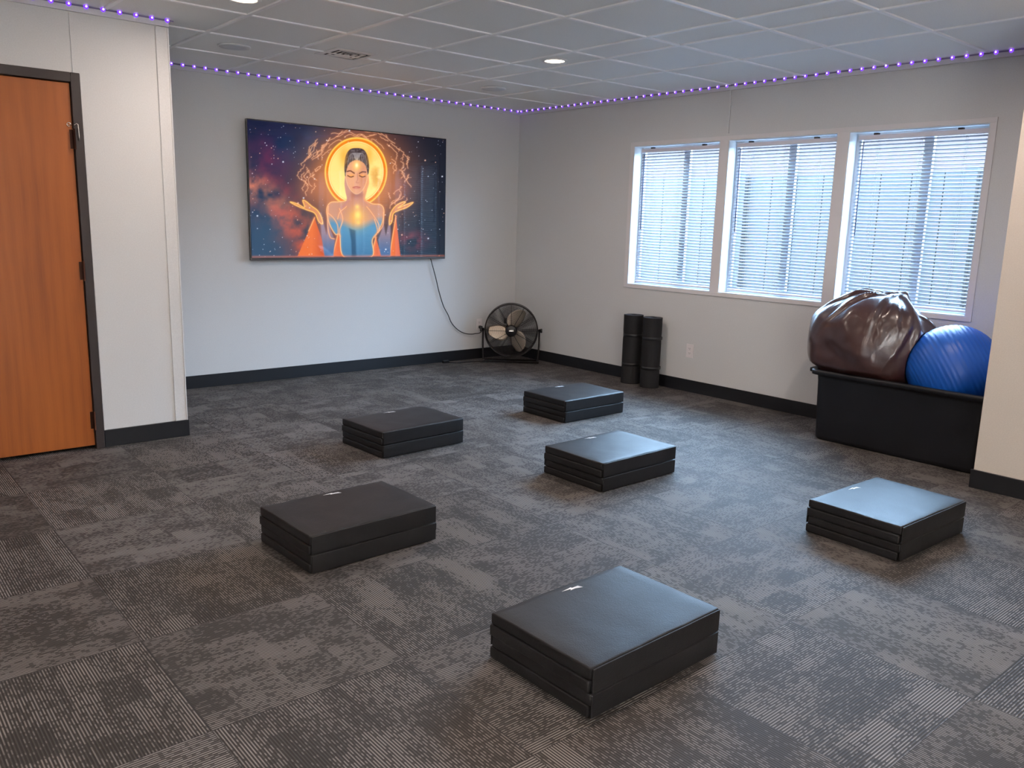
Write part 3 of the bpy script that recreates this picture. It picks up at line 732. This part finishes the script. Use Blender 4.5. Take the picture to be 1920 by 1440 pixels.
mats = [(-3.735, -4.868, .015, 'folded black mat nearest the camera, largest of the six', 0),
        (-3.908, -3.525, .025, 'folded black mat second nearest, left of centre with a dark brownish top', 0),
        (-2.852, -2.312, .045, 'folded black mat left of centre at the back, in line below the television', 0),
        (-1.360, -2.290, .005, 'farthest folded black mat, in front of the rolled mats', 0),
        (-2.252, -3.495, .015, 'folded black mat in the middle of the group with a grey sheen', 0),
        (-1.885, -4.885, -.027, 'folded black mat at right near the tub, its top reflecting blue light', 0)]
p0 = make_mat()
for i, (x, y, rz, lab, _) in enumerate(mats):
    t = p0 if i == 0 else copy_tree(p0)
    t.location = (x, y, .001); t.rotation_euler = (0, 0, rz); t['label'] = lab; t['group'] = gm; t['category'] = 'mat'

# ------------------------------------------------------------------ tub, bag, ball
def rrect(x0, x1, y0, y1, r, n=8, ribs=0):
    pts = []
    for cx, cy, a0 in ((x1-r, y1-r, 0), (x0+r, y1-r, PI/2), (x0+r, y0+r, PI), (x1-r, y0+r, 1.5*PI)):
        for i in range(n+1):
            a = a0+PI/2*i/n; pts.append((cx+r*math.cos(a), cy+r*math.sin(a)))
    out = []
    L = len(pts)
    for i in range(L):
        p, q = pts[i], pts[(i+1) % L]; d = math.hypot(q[0]-p[0], q[1]-p[1]); m = 1 if d < .1 else int(d/.02)
        for k in range(m): out.append((p[0]+(q[0]-p[0])*k/m, p[1]+(q[1]-p[1])*k/m))
    return out
def tub():
    t = thing('storage_tub', 'large black plastic tub under the right window holding the bag and ball', 'tub', (-.315, -4.262, 0))
    hx, hy = .262, .545
    b = BM(); N0 = None; loops = []
    def loop(z, ins, rib=0):
        pts = rrect(-hx, hx, -hy, hy, .06); res = []
        for x, y in pts:
            rx = (hx-ins)/hx; ry = (hy-ins)/hy; X, Y = x*rx, y*ry
            if rib:
                if abs(x) >= hx-.002 and abs(y) < hy-.07:
                    s = math.sin(y*2*PI/.27); w = .5+.5*max(-1, min(1, s*1.5)); X *= 1-rib*w/hx
                elif abs(y) >= hy-.002 and abs(x) < hx-.07:
                    s = math.sin(x*2*PI/.27+1.2); w = .5+.5*max(-1, min(1, s*1.5)); Y *= 1-rib*w/hy
            res.append(b.verts.new((X, Y, z)))
        return res
    prof = [(0, .035, 0), (.012, .026, 0), (.03, .024, .003), (.39, .012, .003), (.41, .010, 0), (.432, .008, 0), (.434, -.012, 0), (.436, -.020, 0), (.462, -.022, 0), (.468, -.016, 0), (.468, .006, 0), (.46, .014, 0), (.40, .018, 0), (.02, .034, 0)]
    loops = [loop(*p) for p in prof]; n = len(loops[0])
    for A, B in zip(loops, loops[1:]):
        for i in range(n): f = b.faces.new((A[i], A[(i+1) % n], B[(i+1) % n], B[i])); f.smooth = True
    b.faces.new(loops[0][::-1]); b.faces.new(loops[-1])
    obj('tub_body', b, m_tub, t)
    for s in (1, -1):
        b = BM(); y = s*(hy+.020)
        bx(b, -.20, .20, min(y, y+s*.040), max(y, y+s*.040), .436, .466, .008); obj('handle', b, m_tub, t)
    return t
tub()
BC = Vector((-.325, -4.488, .562)); BR = .264
b = BM(); rings = []
nu, nv = 96, 120
top = b.verts.new((0, 0, BR)); bot = b.verts.new((0, 0, -BR))
for i in range(1, nv):
    ph_ = PI*i/nv
    g = 0; la = abs(ph_-PI/2)
    if .08 < la < 1.05: g = -.0032*max(0, math.cos(ph_*2*PI/.105))**6
    rr = BR+g; rings.append([b.verts.new((rr*math.sin(ph_)*math.cos(2*PI*k/nu), rr*math.sin(ph_)*math.sin(2*PI*k/nu), rr*math.cos(ph_))) for k in range(nu)])
for A, B in zip(rings, rings[1:]):
    for k in range(nu): b.faces.new((A[k], B[k], B[(k+1) % nu], A[(k+1) % nu]))
for k in range(nu): b.faces.new((top, rings[0][k], rings[0][(k+1) % nu])); b.faces.new((bot, rings[-1][(k+1) % nu], rings[-1][k]))
ball = obj('exercise_ball', b, m_ball, None, True, BC, (math.radians(58), math.radians(22), math.radians(20))); tag(ball, 'blue ribbed exercise ball resting in the black tub', 'ball')
b = BM(); lathe(b, [(.0, BR-.002), (.012, BR-.001), (.012, BR+.003), (.0, BR+.004)], (0, 0, 0), 16, cap=False); obj('valve_plug', b, m_logo, ball)

def bag():
    b = BM(); C = Vector((-.335, -3.955, .66)); nu, nv = 200, 120; rings = []
    K = Vector((.02, -.40, .92)).normalized(); e1, e2 = frame_of(K)
    rr_ = random.Random(11); RID = [(2*PI*i/11+rr_.uniform(-.2, .2), rr_.uniform(-.25, .25), rr_.uniform(.030, .055), rr_.uniform(.012, .024), rr_.uniform(.8, 1.5)) for i in range(11)] + [(rr_.uniform(0, 6.28), rr_.uniform(-.3, .3), .013, .006, rr_.uniform(.9, 1.7)) for i in range(9)]
    def pt(ph_, th_):
        n = Vector((math.sin(ph_)*math.cos(th_), math.sin(ph_)*math.sin(th_), math.cos(ph_)))
        # base radii: super ellipsoid
        rx, ry, rz = .305, .395, .325 if n.z > 0 else .36
        e = 2.08; q = (abs(n.x)/rx)**e+(abs(n.y)/ry)**e+(abs(n.z)/rz)**e; r = q**(-1/e)
        # folds gathering towards the knot
        ct = max(-1, min(1, n.dot(K))); tt = math.acos(ct); an = math.atan2(n.dot(e2), n.dot(e1))
        for a0, cv, wd, am, ln in RID:
            u = (an - a0 - cv*tt + PI) % (2*PI) - PI; lat = u*math.sin(tt)
            e2_ = math.exp(-(tt/ln)**3)*min(1, tt/.15); r += am*e2_*math.exp(-abs(lat/wd)**1.4); r -= am*.5*e2_*math.exp(-((lat-1.9*wd)/(1.6*wd))**2)
        r += .018*math.exp(-(tt/.16)**2)
        v = noise.noise(n*1.6+Vector((3., 2., 1.3))); r += .025*v
        v = noise.noise(n*3.4+Vector((13., 7., 1.3))); r += .010*v
        # large fold running down the front right
        s_ = n.x*.764-n.y*.645; fr = max(0, min(1, (-n.x*.645-n.y*.764)*2+.6)); hi = max(0, min(1, n.z*1.5+.5))
        r += .020*math.exp(-((s_-.36)/.055)**2)*fr*hi; r -= .040*math.exp(-((s_-.60)/.11)**2)*fr*hi
        p = C + n*r
        # tub walls and bottom confine it
        if p.z < .50:
            f = min(1, (.50-p.z)/.05); lx0, lx1, ly1 = -.545, -.085, -3.765
            p.x = p.x*(1-f)+max(lx0, min(lx1, p.x))*f; p.y = p.y*(1-f)+min(ly1, p.y)*f
        p.x = min(p.x, -.012)
        dd = p-BC
        if dd.length < BR+.006: p = BC+dd.normalized()*(BR+.006)
        p.z = max(p.z, .30)
        return p
    for i in range(1, nv): rings.append([b.verts.new(pt(PI*i/nv, 2*PI*k/nu)) for k in range(nu)])
    t = b.verts.new(pt(1e-4, 0)); z = b.verts.new(pt(PI-1e-4, 0))
    for A, B in zip(rings, rings[1:]):
        for k in range(nu): b.faces.new((A[k], B[k], B[(k+1) % nu], A[(k+1) % nu]))
    for k in range(nu): b.faces.new((t, rings[0][k], rings[0][(k+1) % nu])); b.faces.new((z, rings[-1][(k+1) % nu], rings[-1][k]))
    o = obj('plastic_bag', b, m_bag, None, True); tag(o, 'bulging shiny dark brown plastic bag sitting in the black tub', 'bag')
    return o
bag()

# ------------------------------------------------------------------ ceiling fittings
def downlight(x, y, label, vis=True):
    t = thing('ceiling_downlight', label, 'light', (x, y, H), 0, 'recessed ceiling downlights')
    b = BM(); lathe(b, [(.068, -.001), (.086, .0), (.088, -.006), (.070, -.009), (.066, -.004)], (0, 0, 0), 40, cap=False); obj('trim_ring', b, m_ventw, t, True)
    b = BM(); lathe(b, [(.0, -.006), (.066, -.0055), (.067, -.001), (.0, -.001)], (0, 0, 0), 40, cap=False); obj('lens', b, m_lens, t)
    l = bpy.data.lights.new('downlight_lamp', 'AREA'); l.shape = 'DISK'; l.size = .13; l.energy = LAMP; l.color = LAMPC
    lo = bpy.data.objects.new('downlight_lamp', l); COL.objects.link(lo); lo.parent = t; lo.location = (0, 0, -.014)
    return t
downlight(-1.565, -2.18, 'lit recessed ceiling downlight near the far corner')
downlight(-3.733, -2.19, 'lit recessed ceiling downlight at the top edge above the television')
downlight(-1.51, -4.64, 'recessed ceiling downlight at the top right edge of the frame')
for x, y in ((-3.7, -4.62), (-1.5, -7.1), (-3.7, -7.1), (-6.0, -4.62), (-6.0, -7.1), (-8.0, -4.62), (-8.0, -7.1)): downlight(x, y, 'recessed ceiling downlight added outside the frame for warm fill')  # unseen lamps added to raise the warm fill
for (x, y), lab in (((-3.289, -.966), 'round grey ceiling speaker left of the air vent'), ((-1.09, -.932), 'round grey ceiling speaker between the air vent and the corner')):
    t = thing('ceiling_speaker', lab, 'speaker', (x, y, H), 0, 'round ceiling speakers')
    b = BM(); lathe(b, [(.098, 0), (.104, -.002), (.104, -.008), (.097, -.011), (.094, -.009)], (0, 0, 0), 48, cap=False); obj('rim', b, m_ventw, t, True)
    b = BM(); lathe(b, [(.0, -.012), (.06, -.0115), (.095, -.010), (.095, -.002), (0, -.002)], (0, 0, 0), 48, cap=False); obj('grille', b, m_grey, t, True)
t = thing('air_vent', 'square louvred air vent in the ceiling between the speakers', 'vent', (-2.648, -1.285, H))
def sqring(b, ro, ri, zo, zi, th=.002):
    for k in range(4):
        a = PI/2*k; c, s = math.cos(a), math.sin(a)
        P = [(-ro, -ro, zo), (ro, -ro, zo), (ri, -ri, zi), (-ri, -ri, zi)]
        v = [b.verts.new((x*c-y*s, x*s+y*c, z)) for x, y, z in P]; w = [b.verts.new((x*c-y*s, x*s+y*c, z+th)) for x, y, z in P]
        b.faces.new(v[::-1]); b.faces.new(w)
        for i in range(4): b.faces.new((v[i], v[(i+1) % 4], w[(i+1) % 4], w[i]))
b = BM(); bx(b, -.122, .122, -.122, .122, -.0012, 0); obj('duct_shade', b, m_void, t)  # flat black plate painted as the shade inside the duct
b = BM(); sqring(b, .155, .122, -.003, -.008); obj('vent_frame', b, m_ventw, t)
for ro, w_ in ((.098, .020), (.058, .018)):
    b = BM(); sqring(b, ro, ro-w_, -.007, -.005); obj('louvre', b, m_ventw, t)
b = BM(); bx(b, -.018, .018, -.018, .018, -.007, -.005); obj('centre_plate', b, m_ventw, t)

# ------------------------------------------------------------------ led strips
led0 = None
def led_strip(p0, d, nrm, n, pitch, label, length):
    """strip from p0 along d; nrm points into the room"""
    global led0
    t = thing('led_strip', label, 'led strip', p0, math.atan2(nrm[1], nrm[0])+PI/2, 'purple led strips under the ceiling')
    sg = 1 if (Matrix.Rotation(t.rotation_euler.z, 3, 'Z') @ Vector((1, 0, 0))).dot(Vector(d)) > 0 else -1
    b = BM(); x0, x1 = sorted((-.01*sg, sg*length)); bx(b, x0, x1, -.0022, 0, -.004, .004); obj('tape', b, m_strip, t)
    for i in range(n):
        if led0 is None:
            b = BM(); lathe(b, [(.0135, 0), (.012, -.004), (.0050, -.008)], (0, 0, 0), 14, 'y', cap=False, mi=0); lathe(b, [(.0050, -.0078), (.0040, -.0098), (.0, -.0105)], (0, 0, 0), 10, 'y', cap=False, mi=1)  # purple collar widened to the size of the bloom, white core inside
            o = obj('led', b, [m_ledp, m_ledw], t, True); led0 = o
        else:
            o = led0.copy(); COL.objects.link(o); o.parent = t
        o.location = (sg*(i+.3)*pitch, -.0022, 0)
    return t
led_strip((-.02, -.0142, H-.008), (-1, 0, 0), (0, -1, 0), 42, .0833, 'purple lit led strip along the top of the television wall', 3.8)
led_strip((-.0142, -.02, H-.008), (0, -1, 0), (-1, 0, 0), 57, .0833, 'purple lit led strip along the top of the window wall', 4.8)
led_strip((-3.835, YD-.0165, H+.002-.010), (-1, 0, 0), (0, -1, 0), 12, .0845, 'purple lit led strip above the wooden door', 1.05)
